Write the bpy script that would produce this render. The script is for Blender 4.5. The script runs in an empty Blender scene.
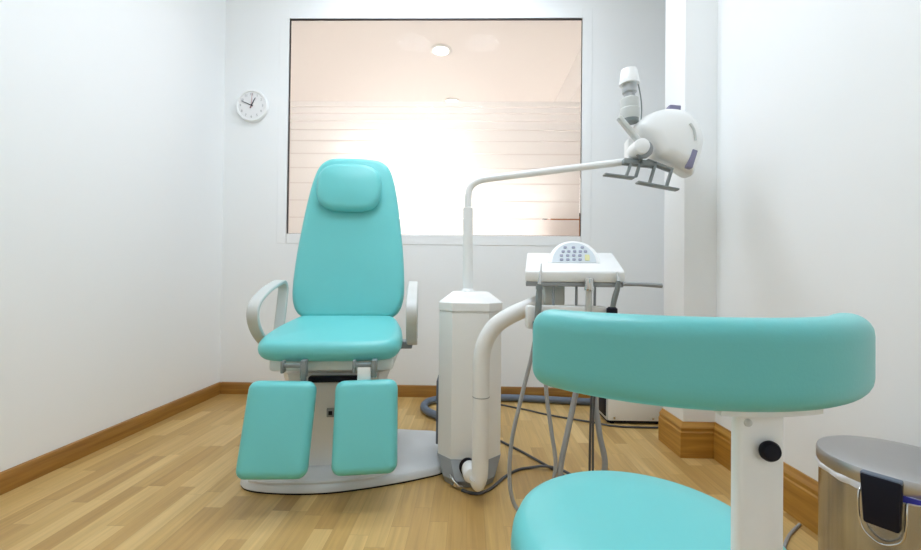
import bpy, bmesh, math, random
from mathutils import Vector, Matrix
random.seed(7)
sc = bpy.context.scene
C = sc.collection
R = math.radians
PI = math.pi

# ---------------------------------------------------------------- materials
def srgb(*c):
    return tuple((x/255/12.92 if x/255 <= .04045 else ((x/255+.055)/1.055)**2.4) for x in c)

def mat(name, col, rough=.5, metal=0, spec=.5, noise=0, nscale=20, bump=0, bscale=200, coat=0, emis=None, estr=0):
    m = bpy.data.materials.new(name); m.use_nodes = True
    nt = m.node_tree; b = nt.nodes['Principled BSDF']
    b.inputs['Base Color'].default_value = (*col, 1)
    b.inputs['Roughness'].default_value = rough
    b.inputs['Metallic'].default_value = metal
    b.inputs['Specular IOR Level'].default_value = spec
    b.inputs['Coat Weight'].default_value = coat
    if emis:
        b.inputs['Emission Color'].default_value = (*emis, 1); b.inputs['Emission Strength'].default_value = estr
    tc = nt.nodes.new('ShaderNodeTexCoord')
    if noise:
        n = nt.nodes.new('ShaderNodeTexNoise'); n.inputs['Scale'].default_value = nscale; n.inputs['Detail'].default_value = 4
        mx = nt.nodes.new('ShaderNodeMix'); mx.data_type = 'RGBA'
        mx.inputs[6].default_value = (*[c*(1-noise) for c in col], 1); mx.inputs[7].default_value = (*[min(1, c*(1+noise)) for c in col], 1)
        nt.links.new(tc.outputs['Object'], n.inputs['Vector']); nt.links.new(n.outputs['Fac'], mx.inputs[0])
        nt.links.new(mx.outputs[2], b.inputs['Base Color'])
    if bump:
        n2 = nt.nodes.new('ShaderNodeTexNoise'); n2.inputs['Scale'].default_value = bscale
        bp = nt.nodes.new('ShaderNodeBump'); bp.inputs['Strength'].default_value = bump; bp.inputs['Distance'].default_value = .002
        nt.links.new(tc.outputs['Object'], n2.inputs['Vector']); nt.links.new(n2.outputs['Fac'], bp.inputs['Height'])
        nt.links.new(bp.outputs['Normal'], b.inputs['Normal'])
    return m

def wood(name, c0, c1, axis, rough=.35):
    m = bpy.data.materials.new(name); m.use_nodes = True
    nt = m.node_tree; b = nt.nodes['Principled BSDF']; b.inputs['Roughness'].default_value = rough
    tc = nt.nodes.new('ShaderNodeTexCoord'); mp = nt.nodes.new('ShaderNodeMapping')
    s = [60, 60, 3] if axis == 2 else [3, 3, 60]
    mp.inputs['Scale'].default_value = s
    n = nt.nodes.new('ShaderNodeTexNoise'); n.inputs['Scale'].default_value = 1; n.inputs['Detail'].default_value = 6; n.inputs['Distortion'].default_value = .4
    cr = nt.nodes.new('ShaderNodeValToRGB'); cr.color_ramp.elements[0].position = .3; cr.color_ramp.elements[1].position = .75
    cr.color_ramp.elements[0].color = (*c0, 1); cr.color_ramp.elements[1].color = (*c1, 1)
    L = nt.links.new
    L(tc.outputs['Object'], mp.inputs['Vector']); L(mp.outputs[0], n.inputs['Vector']); L(n.outputs['Fac'], cr.inputs[0]); L(cr.outputs[0], b.inputs['Base Color'])
    return m

def floor_mat():
    m = bpy.data.materials.new('oak_strip_floor'); m.use_nodes = True
    nt = m.node_tree; b = nt.nodes['Principled BSDF']; L = nt.links.new; N = nt.nodes.new
    def mth(op, a, c=None, d=None):
        n = N('ShaderNodeMath'); n.operation = op
        for k, v in enumerate((a, c, d)):
            if v is None: continue
            if isinstance(v, (int, float)): n.inputs[k].default_value = v
            else: L(v, n.inputs[k])
        return n.outputs[0]
    tc = N('ShaderNodeTexCoord'); sp = N('ShaderNodeSeparateXYZ'); L(tc.outputs['Object'], sp.inputs[0])
    x, y = sp.outputs[0], sp.outputs[1]
    W, LN = .068, .42
    xs = mth('DIVIDE', x, W); sid = mth('FLOOR', xs); fx = mth('FRACT', xs)
    w1 = N('ShaderNodeTexWhiteNoise'); w1.noise_dimensions = '1D'; L(sid, w1.inputs['W'])
    ys = mth('ADD', mth('DIVIDE', y, LN), mth('MULTIPLY', w1.outputs['Value'], 5.0)); pid = mth('FLOOR', ys); fy = mth('FRACT', ys)
    cb = N('ShaderNodeCombineXYZ'); L(sid, cb.inputs[0]); L(pid, cb.inputs[1])
    w2 = N('ShaderNodeTexWhiteNoise'); w2.noise_dimensions = '2D'; L(cb.outputs[0], w2.inputs['Vector'])
    cr = N('ShaderNodeValToRGB'); e = cr.color_ramp.elements
    e[0].position = 0; e[0].color = (*srgb(*FL0), 1); e[1].position = 1; e[1].color = (*srgb(*FL2), 1)
    k = e.new(.5); k.color = (*srgb(*FL1), 1)
    L(w2.outputs['Value'], cr.inputs[0])
    mp = N('ShaderNodeMapping'); mp.inputs['Scale'].default_value = (55, 2.6, 1); L(tc.outputs['Object'], mp.inputs['Vector'])
    off = N('ShaderNodeVectorMath'); off.operation = 'ADD'; L(mp.outputs[0], off.inputs[0])
    sc3 = N('ShaderNodeVectorMath'); sc3.operation = 'SCALE'; sc3.inputs['Scale'].default_value = 13; L(w2.outputs['Color'], sc3.inputs[0]); L(sc3.outputs[0], off.inputs[1])
    ns = N('ShaderNodeTexNoise'); ns.inputs['Scale'].default_value = 1; ns.inputs['Detail'].default_value = 5; ns.inputs['Distortion'].default_value = .8; L(off.outputs[0], ns.inputs['Vector'])
    g = N('ShaderNodeMapRange'); g.inputs[1].default_value = .3; g.inputs[2].default_value = .75; g.inputs[3].default_value = .85; g.inputs[4].default_value = 1.09; L(ns.outputs['Fac'], g.inputs[0])
    # joints
    jx = mth('LESS_THAN', fx, .02); jy = mth('LESS_THAN', fy, .006); j = mth('MAXIMUM', jx, jy)
    jm = mth('MULTIPLY_ADD', j, -.18, 1.0)
    tot = mth('MULTIPLY', g.outputs[0], jm)
    vm = N('ShaderNodeVectorMath'); vm.operation = 'SCALE'; L(cr.outputs[0], vm.inputs[0]); L(tot, vm.inputs['Scale'])
    L(vm.outputs[0], b.inputs['Base Color'])
    b.inputs['Roughness'].default_value = .34; b.inputs['Specular IOR Level'].default_value = .4
    return m

FL0, FL1, FL2 = (180, 143, 84), (199, 163, 101), (213, 180, 119)
M = dict(
    wall=mat('painted_wall', (.87, .885, .885), .7, bump=.05, bscale=90, noise=.008, nscale=3),
    ceil=mat('ceiling_paint', (.82, .81, .79), .8),
    corr=mat('corridor_paint', (.87, .845, .83), .8),
    corrfloor=mat('corridor_floor', (.70, .65, .60), .5, noise=.05),
    floor=floor_mat(),
    base=wood('oak_skirting', srgb(136, 92, 34), srgb(168, 122, 54), 1),
    basex=wood('oak_skirting_across', srgb(136, 92, 34), srgb(168, 122, 54), 0),
    dark_oak=wood('oak_moulded_skirting', srgb(152, 104, 36), srgb(192, 144, 62), 1),
    turq=mat('turquoise_vinyl', (.155, .59, .59), .36, noise=.02, nscale=6, bump=.06, bscale=350),
    white=mat('white_lacquer', (.87, .88, .87), .28, noise=.01, coat=.2),
    ivory=mat('ivory_plastic', (.81, .81, .79), .4, noise=.01),
    armgrey=mat('pale_grey_plastic', (.58, .60, .58), .4, noise=.02),
    basegrey=mat('pale_grey_enamel', (.64, .66, .67), .4, noise=.02),
    midgrey=mat('mid_grey_plastic', (.30, .32, .33), .4, noise=.03),
    lampgrey=mat('lamp_neck_grey', (.42, .44, .45), .35, noise=.03),
    handlegrey=mat('handle_grey', (.22, .25, .25), .4, noise=.03),
    hose=mat('grey_rubber_hose', (.34, .35, .36), .5, noise=.04),
    bluehose=mat('slate_blue_hose', (.12, .15, .20), .45, noise=.08, nscale=40),
    darkcable=mat('dark_rubber_cable', (.07, .07, .075), .5, noise=.05),
    black=mat('black_plastic', (.005, .006, .015), .5, spec=.25, noise=.1),
    purple=mat('violet_grey_plastic', (.22, .21, .32), .4, noise=.04),
    chrome=mat('chrome', (.72, .72, .72), .16, 1, noise=.03),
    steel=mat('satin_steel', (.42, .41, .39), .3, 1, noise=.05),
    lidsteel=mat('satin_lid_steel', (.52, .52, .53), .34, 1, noise=.03),
    bag=mat('white_plastic_bag', (.80, .82, .88), .4, bump=.4, bscale=60),
    bluebag=mat('blue_plastic', (.03, .04, .45), .4, noise=.05),
    panelface=mat('pale_blue_membrane', (.62, .68, .72), .35, noise=.01),
    btn=mat('violet_blue_key', (.30, .32, .42), .4, noise=.04),
    btny=mat('yellow_key', (.70, .68, .35), .4, noise=.03),
    gasket=mat('dark_gasket', (.07, .055, .05), .6, noise=.1),
    ink=mat('dark_ink', (.05, .045, .05), .6, noise=.05),
    greyink=mat('grey_ink', (.33, .34, .35), .6, noise=.05),
    redink=mat('red_lacquer', (.5, .12, .14), .4, noise=.05),
    clockface=mat('clock_dial_white', (.84, .84, .84), .5, noise=.005),
    brownwood=wood('brown_cabinet_wood', srgb(170, 110, 70), srgb(200, 140, 95), 2),
    lampglow=mat('glowing_diffuser', (1, 1, 1), .5, emis=(1, .95, .88), estr=14, noise=.001),
)
# brushed steel for the bin: vertical brush streaks
def brushed():
    m = bpy.data.materials.new('brushed_bin_steel'); m.use_nodes = True
    nt = m.node_tree; b = nt.nodes['Principled BSDF']; L = nt.links.new
    b.inputs['Metallic'].default_value = 1
    tc = nt.nodes.new('ShaderNodeTexCoord'); mp = nt.nodes.new('ShaderNodeMapping'); mp.inputs['Scale'].default_value = (60, 60, .6)
    n = nt.nodes.new('ShaderNodeTexNoise'); n.inputs['Scale'].default_value = 1; n.inputs['Detail'].default_value = 3
    cr = nt.nodes.new('ShaderNodeValToRGB')
    cr.color_ramp.elements[0].color = (.36, .37, .39, 1); cr.color_ramp.elements[1].color = (.68, .69, .71, 1)
    L(tc.outputs['Object'], mp.inputs[0]); L(mp.outputs[0], n.inputs['Vector']); L(n.outputs['Fac'], cr.inputs[0]); L(cr.outputs[0], b.inputs['Base Color'])
    b.inputs['Roughness'].default_value = .24
    b.inputs['Anisotropic'].default_value = .5
    return m
M['brushed'] = brushed()
def glass_mat():
    m = bpy.data.materials.new('clear_glass'); m.use_nodes = True
    nt = m.node_tree; nt.nodes.clear()
    o = nt.nodes.new('ShaderNodeOutputMaterial'); t = nt.nodes.new('ShaderNodeBsdfTransparent'); g = nt.nodes.new('ShaderNodeBsdfGlossy'); mx = nt.nodes.new('ShaderNodeMixShader')
    f = nt.nodes.new('ShaderNodeFresnel'); f.inputs['IOR'].default_value = 1.08
    g.inputs['Roughness'].default_value = .02; t.inputs[0].default_value = (.98, .985, .98, 1)
    nt.links.new(f.outputs[0], mx.inputs[0]); nt.links.new(t.outputs[0], mx.inputs[1]); nt.links.new(g.outputs[0], mx.inputs[2]); nt.links.new(mx.outputs[0], o.inputs[0])
    return m
M['glass'] = glass_mat()
def film_mat():
    m = bpy.data.materials.new('frosted_film'); m.use_nodes = True
    nt = m.node_tree; nt.nodes.clear(); L = nt.links.new
    o = nt.nodes.new('ShaderNodeOutputMaterial'); t = nt.nodes.new('ShaderNodeBsdfTranslucent'); g = nt.nodes.new('ShaderNodeBsdfRefraction')
    d = nt.nodes.new('ShaderNodeBsdfDiffuse'); m1 = nt.nodes.new('ShaderNodeMixShader'); m2 = nt.nodes.new('ShaderNodeMixShader')
    t.inputs[0].default_value = (.98, .965, .95, 1); g.inputs[0].default_value = (1, .99, .98, 1); g.inputs['Roughness'].default_value = .45; g.inputs['IOR'].default_value = 1.45
    d.inputs[0].default_value = (.9, .9, .9, 1)
    m1.inputs[0].default_value = .45; L(t.outputs[0], m1.inputs[1]); L(g.outputs[0], m1.inputs[2])
    m2.inputs[0].default_value = .12; L(m1.outputs[0], m2.inputs[1]); L(d.outputs[0], m2.inputs[2]); L(m2.outputs[0], o.inputs[0])
    return m
M['film'] = film_mat()

# ---------------------------------------------------------------- geometry helpers
def link(o, parent=None):
    C.objects.link(o)
    if parent: o.parent = parent
    return o
MW = {}
def thing(name, label, cat, loc=(0, 0, 0), rz=0, group=None):
    o = bpy.data.objects.new(name, None); C.objects.link(o); o.empty_display_size = .1
    o.location = loc; o.rotation_euler = (0, 0, rz)
    MW[o] = Matrix.Translation(loc) @ Matrix.Rotation(rz, 4, 'Z')
    o['label'] = label; o['category'] = cat
    if group: o['group'] = group
    return o
def tag(o, label, cat, group=None):
    o['label'] = label; o['category'] = cat
    if group: o['group'] = group
    return o
def obj(name, bm, m, parent=None, world=True, ang=38, label=None):
    """one mesh object; world=True: bm is in world coordinates; else in the parent's thing frame"""
    root = parent
    while root is not None and root.parent is not None: root = root.parent
    if root is not None and world: bm.transform(MW[root].inverted())
    bmesh.ops.remove_doubles(bm, verts=bm.verts, dist=1e-6)
    bmesh.ops.recalc_face_normals(bm, faces=bm.faces)
    me = bpy.data.meshes.new(name); bm.to_mesh(me); bm.free()
    me.materials.append(M[m] if isinstance(m, str) else m)
    me.shade_smooth(); me.set_sharp_from_angle(angle=R(ang))
    o = bpy.data.objects.new(name, me)
    if label: o['label'] = label
    return link(o, parent)
def rebase(o, loc):
    """put a single-mesh thing's origin at its base"""
    o.data.transform(Matrix.Translation(-Vector(loc))); o.location = loc
    return o
def structure(name, bm, m, parent=None):
    o = obj(name, bm, m, parent); o['kind'] = 'structure'; return o

def box(bm, x0, x1, y0, y1, z0, z1, bev=0, seg=2, mx=None):
    vs = [bm.verts.new((x, y, z)) for x in (x0, x1) for y in (y0, y1) for z in (z0, z1)]
    fs = [bm.faces.new([vs[i] for i in f]) for f in ((0, 1, 3, 2), (4, 6, 7, 5), (0, 4, 5, 1), (2, 3, 7, 6), (0, 2, 6, 4), (1, 5, 7, 3))]
    out = vs
    if bev:
        es = list({e for f in fs for e in f.edges})
        r = bmesh.ops.bevel(bm, geom=es, offset=bev, segments=seg, affect='EDGES', profile=.5)
        out = list({v for f in r['faces'] for v in f.verts} | {v for v in vs if v.is_valid})
    if mx is not None: bmesh.ops.transform(bm, matrix=mx, verts=[v for v in out if v.is_valid])
    return bm
def nb(): return bmesh.new()
def B(*a, **k): return box(nb(), *a, **k)

def frame_for(d):
    d = d.normalized(); up = Vector((0, 0, 1)) if abs(d.z) < .95 else Vector((0, 1, 0))
    a = d.cross(up).normalized(); return a, a.cross(d).normalized()
def catmull(pts, n=8, closed=False):
    P = [Vector(p) for p in pts]; out = []
    m = len(P); rng = range(m) if closed else range(m-1)
    for i in rng:
        if closed: p0, p1, p2, p3 = P[(i-1) % m], P[i], P[(i+1) % m], P[(i+2) % m]
        else: p0, p1, p2, p3 = P[max(i-1, 0)], P[i], P[i+1], P[min(i+2, m-1)]
        for k in range(n):
            t = k/n
            out.append(.5*((2*p1)+(p2-p0)*t+(2*p0-5*p1+4*p2-p3)*t*t+(3*p1-p0-3*p2+p3)*t**3))
    if not closed: out.append(P[-1])
    return out
def tube(bm, pts, r, n=12, smooth=8, caps=True, round_end=False):
    """sweep a circle along pts (parallel transport); r a number or list per input point"""
    P = catmull(pts, smooth) if smooth else [Vector(p) for p in pts]
    if isinstance(r, (list, tuple)):
        rr = []
        for i in range(len(P)):
            t = i/(len(P)-1)*(len(r)-1); k = min(int(t), len(r)-2); rr.append(r[k]+(r[k+1]-r[k])*(t-k))
    else: rr = [r]*len(P)
    rings = []; a = None
    for i, p in enumerate(P):
        d = (P[min(i+1, len(P)-1)]-P[max(i-1, 0)])
        if d.length < 1e-9: d = Vector((0, 0, 1))
        d.normalize()
        if a is None: a, _ = frame_for(d)
        a = (a-d*a.dot(d)).normalized(); b = a.cross(d)
        rings.append([bm.verts.new(p+(a*math.cos(2*PI*k/n)+b*math.sin(2*PI*k/n))*rr[i]) for k in range(n)])
    for q in range(len(rings)-1):
        for k in range(n): bm.faces.new((rings[q][k], rings[q][(k+1) % n], rings[q+1][(k+1) % n], rings[q+1][k]))
    if caps: bm.faces.new(rings[0]); bm.faces.new(rings[-1])
    return bm
def T(*a, **k): return tube(nb(), *a, **k)
def lathe(bm, prof, o=(0, 0, 0), axis=(0, 0, 1), n=48):
    """prof: list of (radius, distance along axis)"""
    o = Vector(o); d = Vector(axis).normalized(); a, b = frame_for(d); rings = []
    for r, h in prof:
        if r < 1e-6: rings.append([bm.verts.new(o+d*h)])
        else: rings.append([bm.verts.new(o+d*h+(a*math.cos(2*PI*k/n)+b*math.sin(2*PI*k/n))*r) for k in range(n)])
    for q in range(len(rings)-1):
        A, Bq = rings[q], rings[q+1]
        for k in range(n):
            k2 = (k+1) % n
            if len(A) == 1 and len(Bq) == 1: continue
            if len(A) == 1: bm.faces.new((A[0], Bq[k], Bq[k2]))
            elif len(Bq) == 1: bm.faces.new((A[k], A[k2], Bq[0]))
            else: bm.faces.new((A[k], A[k2], Bq[k2], Bq[k]))
    if len(rings[0]) > 1: bm.faces.new(rings[0])
    if len(rings[-1]) > 1: bm.faces.new(rings[-1])
    return bm
def LA(*a, **k): return lathe(nb(), *a, **k)
def inset(pts, d):
    n = len(pts); out = []
    area = sum(pts[i][0]*pts[(i+1) % n][1]-pts[(i+1) % n][0]*pts[i][1] for i in range(n))
    s = 1 if area > 0 else -1
    for i in range(n):
        a, b, c = Vector(pts[i-1]), Vector(pts[i]), Vector(pts[(i+1) % n])
        e1, e2 = (b-a), (c-b)
        if e1.length < 1e-9: e1 = e2
        if e2.length < 1e-9: e2 = e1
        n1 = Vector((-e1.y, e1.x)).normalized(); n2 = Vector((-e2.y, e2.x)).normalized()
        nn = (n1+n2)
        nn = nn.normalized() if nn.length > 1e-6 else n1
        out.append((b.x+nn.x*d*s, b.y+nn.y*d*s))
    return out
def pad(bm, outline, thick, r, fn, bf=0., bb=0., seg=5, rings=(.86, .68, .45, .22)):
    """upholstered slab: outline (u,v), w across the thickness (front = +w); fn maps (u,v,w) to a point"""
    cx = sum(p[0] for p in outline)/len(outline); cy = sum(p[1] for p in outline)/len(outline)
    layers = []; h = thick/2
    base = inset(outline, r)
    for s in rings[::-1]: layers.append(([(cx+(u-cx)*s, cy+(v-cy)*s) for u, v in base], -h-bb*(1-s*s)))
    for k in range(seg+1):
        f = -PI/2+PI/2*k/seg; layers.append((inset(outline, r*(1-math.cos(f))), -h+r+r*math.sin(f)))
    for k in range(0, seg+1):
        f = PI/2*k/seg
        if k == 0 and abs(h-r) < 1e-6: continue
        layers.append((inset(outline, r*(1-math.cos(f))), h-r+r*math.sin(f)))
    for s in rings: layers.append(([(cx+(u-cx)*s, cy+(v-cy)*s) for u, v in base], h+bf*(1-s*s)))
    V = [[bm.verts.new(fn(u, v, w)) for u, v in L] for L, w in layers]
    n = len(outline)
    for q in range(len(V)-1):
        for k in range(n): bm.faces.new((V[q][k], V[q][(k+1) % n], V[q+1][(k+1) % n], V[q+1][k]))
    c0 = bm.verts.new(fn(cx, cy, -h-bb)); c1 = bm.verts.new(fn(cx, cy, h+bf))
    for k in range(n): bm.faces.new((V[0][(k+1) % n], V[0][k], c0)); bm.faces.new((V[-1][k], V[-1][(k+1) % n], c1))
    return bm
def rounded_box(bm, w, h, t, r, fn, nu=64, nv=12, nw=8):
    """cushion with rounded edges on a regular grid, so it can be bent smoothly by fn"""
    cache = {}
    def ax(i, n, half):
        s = i/n*2-1; return s*half
    def vert(i, j, k):
        if (i, j, k) not in cache:
            p = Vector((ax(i, nu, w/2), ax(j, nv, h/2), ax(k, nw, t/2)))
            q = Vector((max(-w/2+r, min(w/2-r, p.x)), max(-h/2+r, min(h/2-r, p.y)), max(-t/2+r, min(t/2-r, p.z))))
            d = p-q
            if d.length > 1e-9:
                m_ = max(abs(d.x), abs(d.y), abs(d.z)); p = q+d.normalized()*m_ if m_ > 1e-9 else p
                p = q+(p-q).normalized()*r
            cache[(i, j, k)] = bm.verts.new(fn(*p))
        return cache[(i, j, k)]
    for i in range(nu):
        for j in range(nv):
            for k in (0, nw): bm.faces.new((vert(i, j, k), vert(i+1, j, k), vert(i+1, j+1, k), vert(i, j+1, k)))
        for k in range(nw):
            for j in (0, nv): bm.faces.new((vert(i, j, k), vert(i+1, j, k), vert(i+1, j, k+1), vert(i, j, k+1)))
    for j in range(nv):
        for k in range(nw):
            for i in (0, nu): bm.faces.new((vert(i, j, k), vert(i, j+1, k), vert(i, j+1, k+1), vert(i, j, k+1)))
    return bm
def rrect(w, h, r, n=6, cx=0, cy=0):
    out = []
    for sx, sy, a0 in ((1, -1, -90), (1, 1, 0), (-1, 1, 90), (-1, -1, 180)):
        for k in range(n+1):
            a = R(a0+90*k/n); out.append((cx+sx*(w/2-r)+r*math.cos(a), cy+sy*(h/2-r)+r*math.sin(a)))
    return densify(out, .05)
def densify(pts, d):
    out = []
    for i, p in enumerate(pts):
        q = pts[(i+1) % len(pts)]; L = math.hypot(q[0]-p[0], q[1]-p[1]); k = max(1, int(L/d))
        out += [(p[0]+(q[0]-p[0])*t/k, p[1]+(q[1]-p[1])*t/k) for t in range(k)]
    return out
def sym(half, n=6):
    """mirror a right-hand half outline (bottom to top) and smooth it"""
    full = list(half)+[(-x, y) for x, y in half[::-1] if abs(x) > 1e-6]
    return [(p.x, p.y) for p in catmull([(x, y, 0) for x, y in full], n, closed=True)]
def prism(bm, poly, fn, w0, w1, bev=0, seg=2):
    A = [bm.verts.new(fn(u, v, w0)) for u, v in poly]; Z = [bm.verts.new(fn(u, v, w1)) for u, v in poly]
    n = len(poly); fs = [bm.faces.new(A), bm.faces.new(Z)]
    for k in range(n): fs.append(bm.faces.new((A[k], A[(k+1) % n], Z[(k+1) % n], Z[k])))
    if bev:
        bmesh.ops.recalc_face_normals(bm, faces=bm.faces)
        es = [e for e in {e for f in fs for e in f.edges} if len(e.link_faces) == 2 and e.calc_face_angle(0) > R(30)]
        bmesh.ops.bevel(bm, geom=es, offset=bev, segments=seg, affect='EDGES', profile=.5)
    return bm
def sweep_profile(bm, path, prof, side=1):
    """path: plan polyline; prof: (offset from wall, z); side: +1 offsets to the left of travel"""
    P = [Vector(p) for p in path]; rows = []
    for i, p in enumerate(P):
        if i == 0: d = (P[1]-P[0]).normalized(); nrm = Vector((-d.y, d.x)); sc_ = 1
        elif i == len(P)-1: d = (P[i]-P[i-1]).normalized(); nrm = Vector((-d.y, d.x)); sc_ = 1
        else:
            d1 = (P[i]-P[i-1]).normalized(); d2 = (P[i+1]-P[i]).normalized()
            n1 = Vector((-d1.y, d1.x)); n2 = Vector((-d2.y, d2.x)); nrm = (n1+n2).normalized(); sc_ = 1/max(.2, nrm.dot(n1))
        rows.append([bm.verts.new((p.x+nrm.x*o*sc_*side, p.y+nrm.y*o*sc_*side, z)) for o, z in prof])
    m = len(prof)
    for q in range(len(rows)-1):
        for k in range(m): bm.faces.new((rows[q][k], rows[q][(k+1) % m], rows[q+1][(k+1) % m], rows[q+1][k]))
    bm.faces.new(rows[0]); bm.faces.new(rows[-1])
    return bm

# ---------------------------------------------------------------- the room
YB, XL, XR, YF, ZC = 3.115, -1.908, 1.277, -1.1, 3.16
WX0, WX1, WZ0, WZ1 = -1.408, .844, 1.233, 2.897
structure('floor', B(XL-.1, 2.05, YF-.1, YB+.1, -.08, 0), 'floor')
structure('ceiling', B(XL-.1, 2.05, YF-.1, YB+.12, ZC, ZC+.08), 'ceil')
structure('wall_left', B(XL-.1, XL, YF, YB+.12, 0, ZC), 'wall')
structure('wall_front', B(XL-.1, 2.05, YF-.1, YF, 0, ZC), 'wall')
structure('wall_right', B(XR, XR+.12, YF, 2.14, 0, ZC), 'wall')
structure('column', B(1.112, 2.05, 2.14, 2.36, 0, ZC, bev=.003), 'wall')
structure('wall_alcove', B(1.95, 2.05, 2.36, YB, 0, ZC), 'wall')
bm = nb()
box(bm, XL, WX0, YB, YB+.03, 0, ZC); box(bm, WX1, 2.05, YB, YB+.03, 0, ZC)
box(bm, WX0, WX1, YB, YB+.03, 0, WZ0); box(bm, WX0, WX1, YB, YB+.03, WZ1, ZC)
structure('wall_back', bm, 'wall')
sk = [(0, 0), (.016, 0), (.016, .078), (.012, .085), (0, .088)]
structure('baseboard_left', sweep_profile(nb(), [(XL, YF), (XL, YB)], sk, -1), 'base')
structure('baseboard_back', sweep_profile(nb(), [(XL+.016, YB), (1.95, YB)], sk, -1), 'basex')
sk2 = [(0, 0), (.024, 0), (.024, .128), (.019, .134), (.019, .144), (.021, .150), (.015, .162), (.008, .170), (.006, .177), (0, .178)]
structure('baseboard_right', sweep_profile(nb(), [(XR, YF), (XR, 2.14), (1.112, 2.14), (1.112, 2.36)], sk2, 1), 'dark_oak')

# the window on to the corridor
bm = nb()
f0 = .075
for (a, b_, c, d) in ((WX0-f0, WX0, WZ0-f0, WZ1+f0), (WX1, WX1+f0, WZ0-f0, WZ1+f0), (WX0, WX1, WZ0-f0, WZ0), (WX0, WX1, WZ1, WZ1+f0)):
    box(bm, a, b_, YB-.003, YB+.02, c, d, bev=.002, seg=1)
win = structure('window_1', bm, 'wall')
bm = nb(); g = .0065
for (a, b_, c, d) in ((WX0, WX0+g, WZ0, WZ1), (WX1-g*.6, WX1, WZ0, WZ1), (WX0+g, WX1-g*.6, WZ0, WZ0+g*.5), (WX0+g, WX1-g*.6, WZ1-g, WZ1)):
    box(bm, a, b_, YB+.008, YB+.018, c, d)
MW[win] = Matrix()
gk = obj('glazing_gasket', bm, 'gasket', win); gk['kind'] = 'structure'
gp = obj('glass_pane', B(WX0+.004, WX1-.004, YB+.014, YB+.020, WZ0+.003, WZ1-.004), 'glass', win); gp['kind'] = 'structure'
bm = nb()
gaps = [2.266, 2.224, 2.173, 2.113, 2.045, 1.96, 1.86, 1.75, 1.632, 1.498, 1.364]
for i, zt in enumerate(gaps):
    hi = zt-(.005 if i else 0); lo = (gaps[i+1]+.005) if i+1 < len(gaps) else WZ0+.006
    box(bm, WX0+.012, WX1-.008, YB+.0215, YB+.0235, lo, hi)
fl = obj('frosted_film', bm, 'film', win); fl['kind'] = 'structure'

# corridor beyond the glass
CY0, CY1, CZ = YB+.03, 6.3, 3.2
structure('floor_corridor', B(-3.2, 2.6, CY0, CY1+.1, -.08, 0), 'corrfloor')
structure('ceiling_corridor', B(-3.2, 2.6, CY0, CY1+.1, CZ, CZ+.08), 'corr')
structure('wall_corridor', B(-3.2, 2.6, CY1, CY1+.1, 0, CZ), 'corr')
structure('wall_corridor_left', B(-3.3, -3.2, CY0, CY1, 0, CZ), 'corr')
structure('wall_corridor_right', B(2.5, 2.6, CY0, CY1, 0, CZ), 'corr')
structure('beam', B(1.08, 2.5, CY0, CY1, 2.84, CZ, bev=.004), 'corr')
def downlight(x, y, z, label):
    t = thing('ceiling_downlight', label, 'ceiling light', (x, y, z), 0, 'corridor downlights')
    obj('trim_ring', LA([(.075, 0), (.105, 0), (.11, -.006), (.10, -.014), (.085, -.016), (.075, -.010), (.075, 0)], (x, y, z)), 'white', t)
    obj('diffuser', LA([(0, -.002), (.074, -.002), (.074, -.008), (0, -.0085)], (x, y, z)), 'lampglow', t)
    return t
downlight(-.307, 4.086, CZ, 'round downlight glowing in the corridor ceiling, higher in the window')
downlight(-.245, 5.275, CZ, 'farther round corridor downlight, just above the frosted stripes')
t = thing('wooden_cabinet', 'blurred brown wooden cabinet behind the frosted glass at lower right', 'cabinet', (.83, 3.72, 0))
obj('carcass', B(.70, 1.05, 3.55, 3.95, 0, 1.45, bev=.006), 'brownwood', t)
obj('top', B(.69, 1.06, 3.54, 3.96, 1.45, 1.48, bev=.004), 'gasket', t, label='dark top board')

# ---------------------------------------------------------------- wall clock
cx, cz, cy = -1.682, 2.212, YB
t = thing('wall_clock', 'round white wall clock on the back wall left of the window', 'clock', (cx, cy, cz))
obj('case', LA([(0, 0), (.118, 0), (.124, .006), (.124, .024), (.118, .032), (.108, .032), (.104, .024), (0, .024)], (cx, cy, cz), (0, -1, 0), 64), 'white', t)
obj('dial', LA([(0, .0235), (.1035, .0235), (.1035, .0255), (0, .0255)], (cx, cy, cz), (0, -1, 0), 64), 'clockface', t)
def text_mesh(s, size):
    cu = bpy.data.curves.new('numeral', 'FONT'); cu.body = s; cu.size = size; cu.align_x = 'CENTER'; cu.align_y = 'CENTER'; cu.extrude = .0004
    o = bpy.data.objects.new('numeral', cu); C.objects.link(o)
    dg = bpy.context.evaluated_depsgraph_get(); me = bpy.data.meshes.new_from_object(o.evaluated_get(dg))
    bpy.data.objects.remove(o); bpy.data.curves.remove(cu)
    return me
for h in range(1, 13):
    a = PI/2-h*PI/6; bm = nb()
    me = text_mesh(str(h), .026)
    me.transform(Matrix.Translation((cx+.086*math.cos(a), cy-.0262, cz+.086*math.sin(a))) @ Matrix.Rotation(PI/2, 4, 'X'))
    bm.from_mesh(me); bpy.data.meshes.remove(me); obj('numeral', bm, 'greyink', t)
def hand(deg, l, back, w, y):
    d = Vector((math.sin(R(deg)), 0, math.cos(R(deg)))); s = Vector((d.z, 0, -d.x)); b = nb()
    P = [(-d*back-s*w), (-d*back+s*w), (d*l+s*w*.6), (d*l-s*w*.6)]
    A = [b.verts.new(Vector((cx, y, cz))+p) for p in P]; Z = [b.verts.new(Vector((cx, y-.0012, cz))+p) for p in P]
    b.faces.new(A); b.faces.new(Z)
    for k in range(4): b.faces.new((A[k], A[(k+1) % 4], Z[(k+1) % 4], Z[k]))
    return b
obj('hour_hand', hand(27, .066, .022, .0042, cy-.0275), 'ink', t)
obj('minute_hand', hand(294, .084, .014, .0034, cy-.029), 'ink', t)
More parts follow.
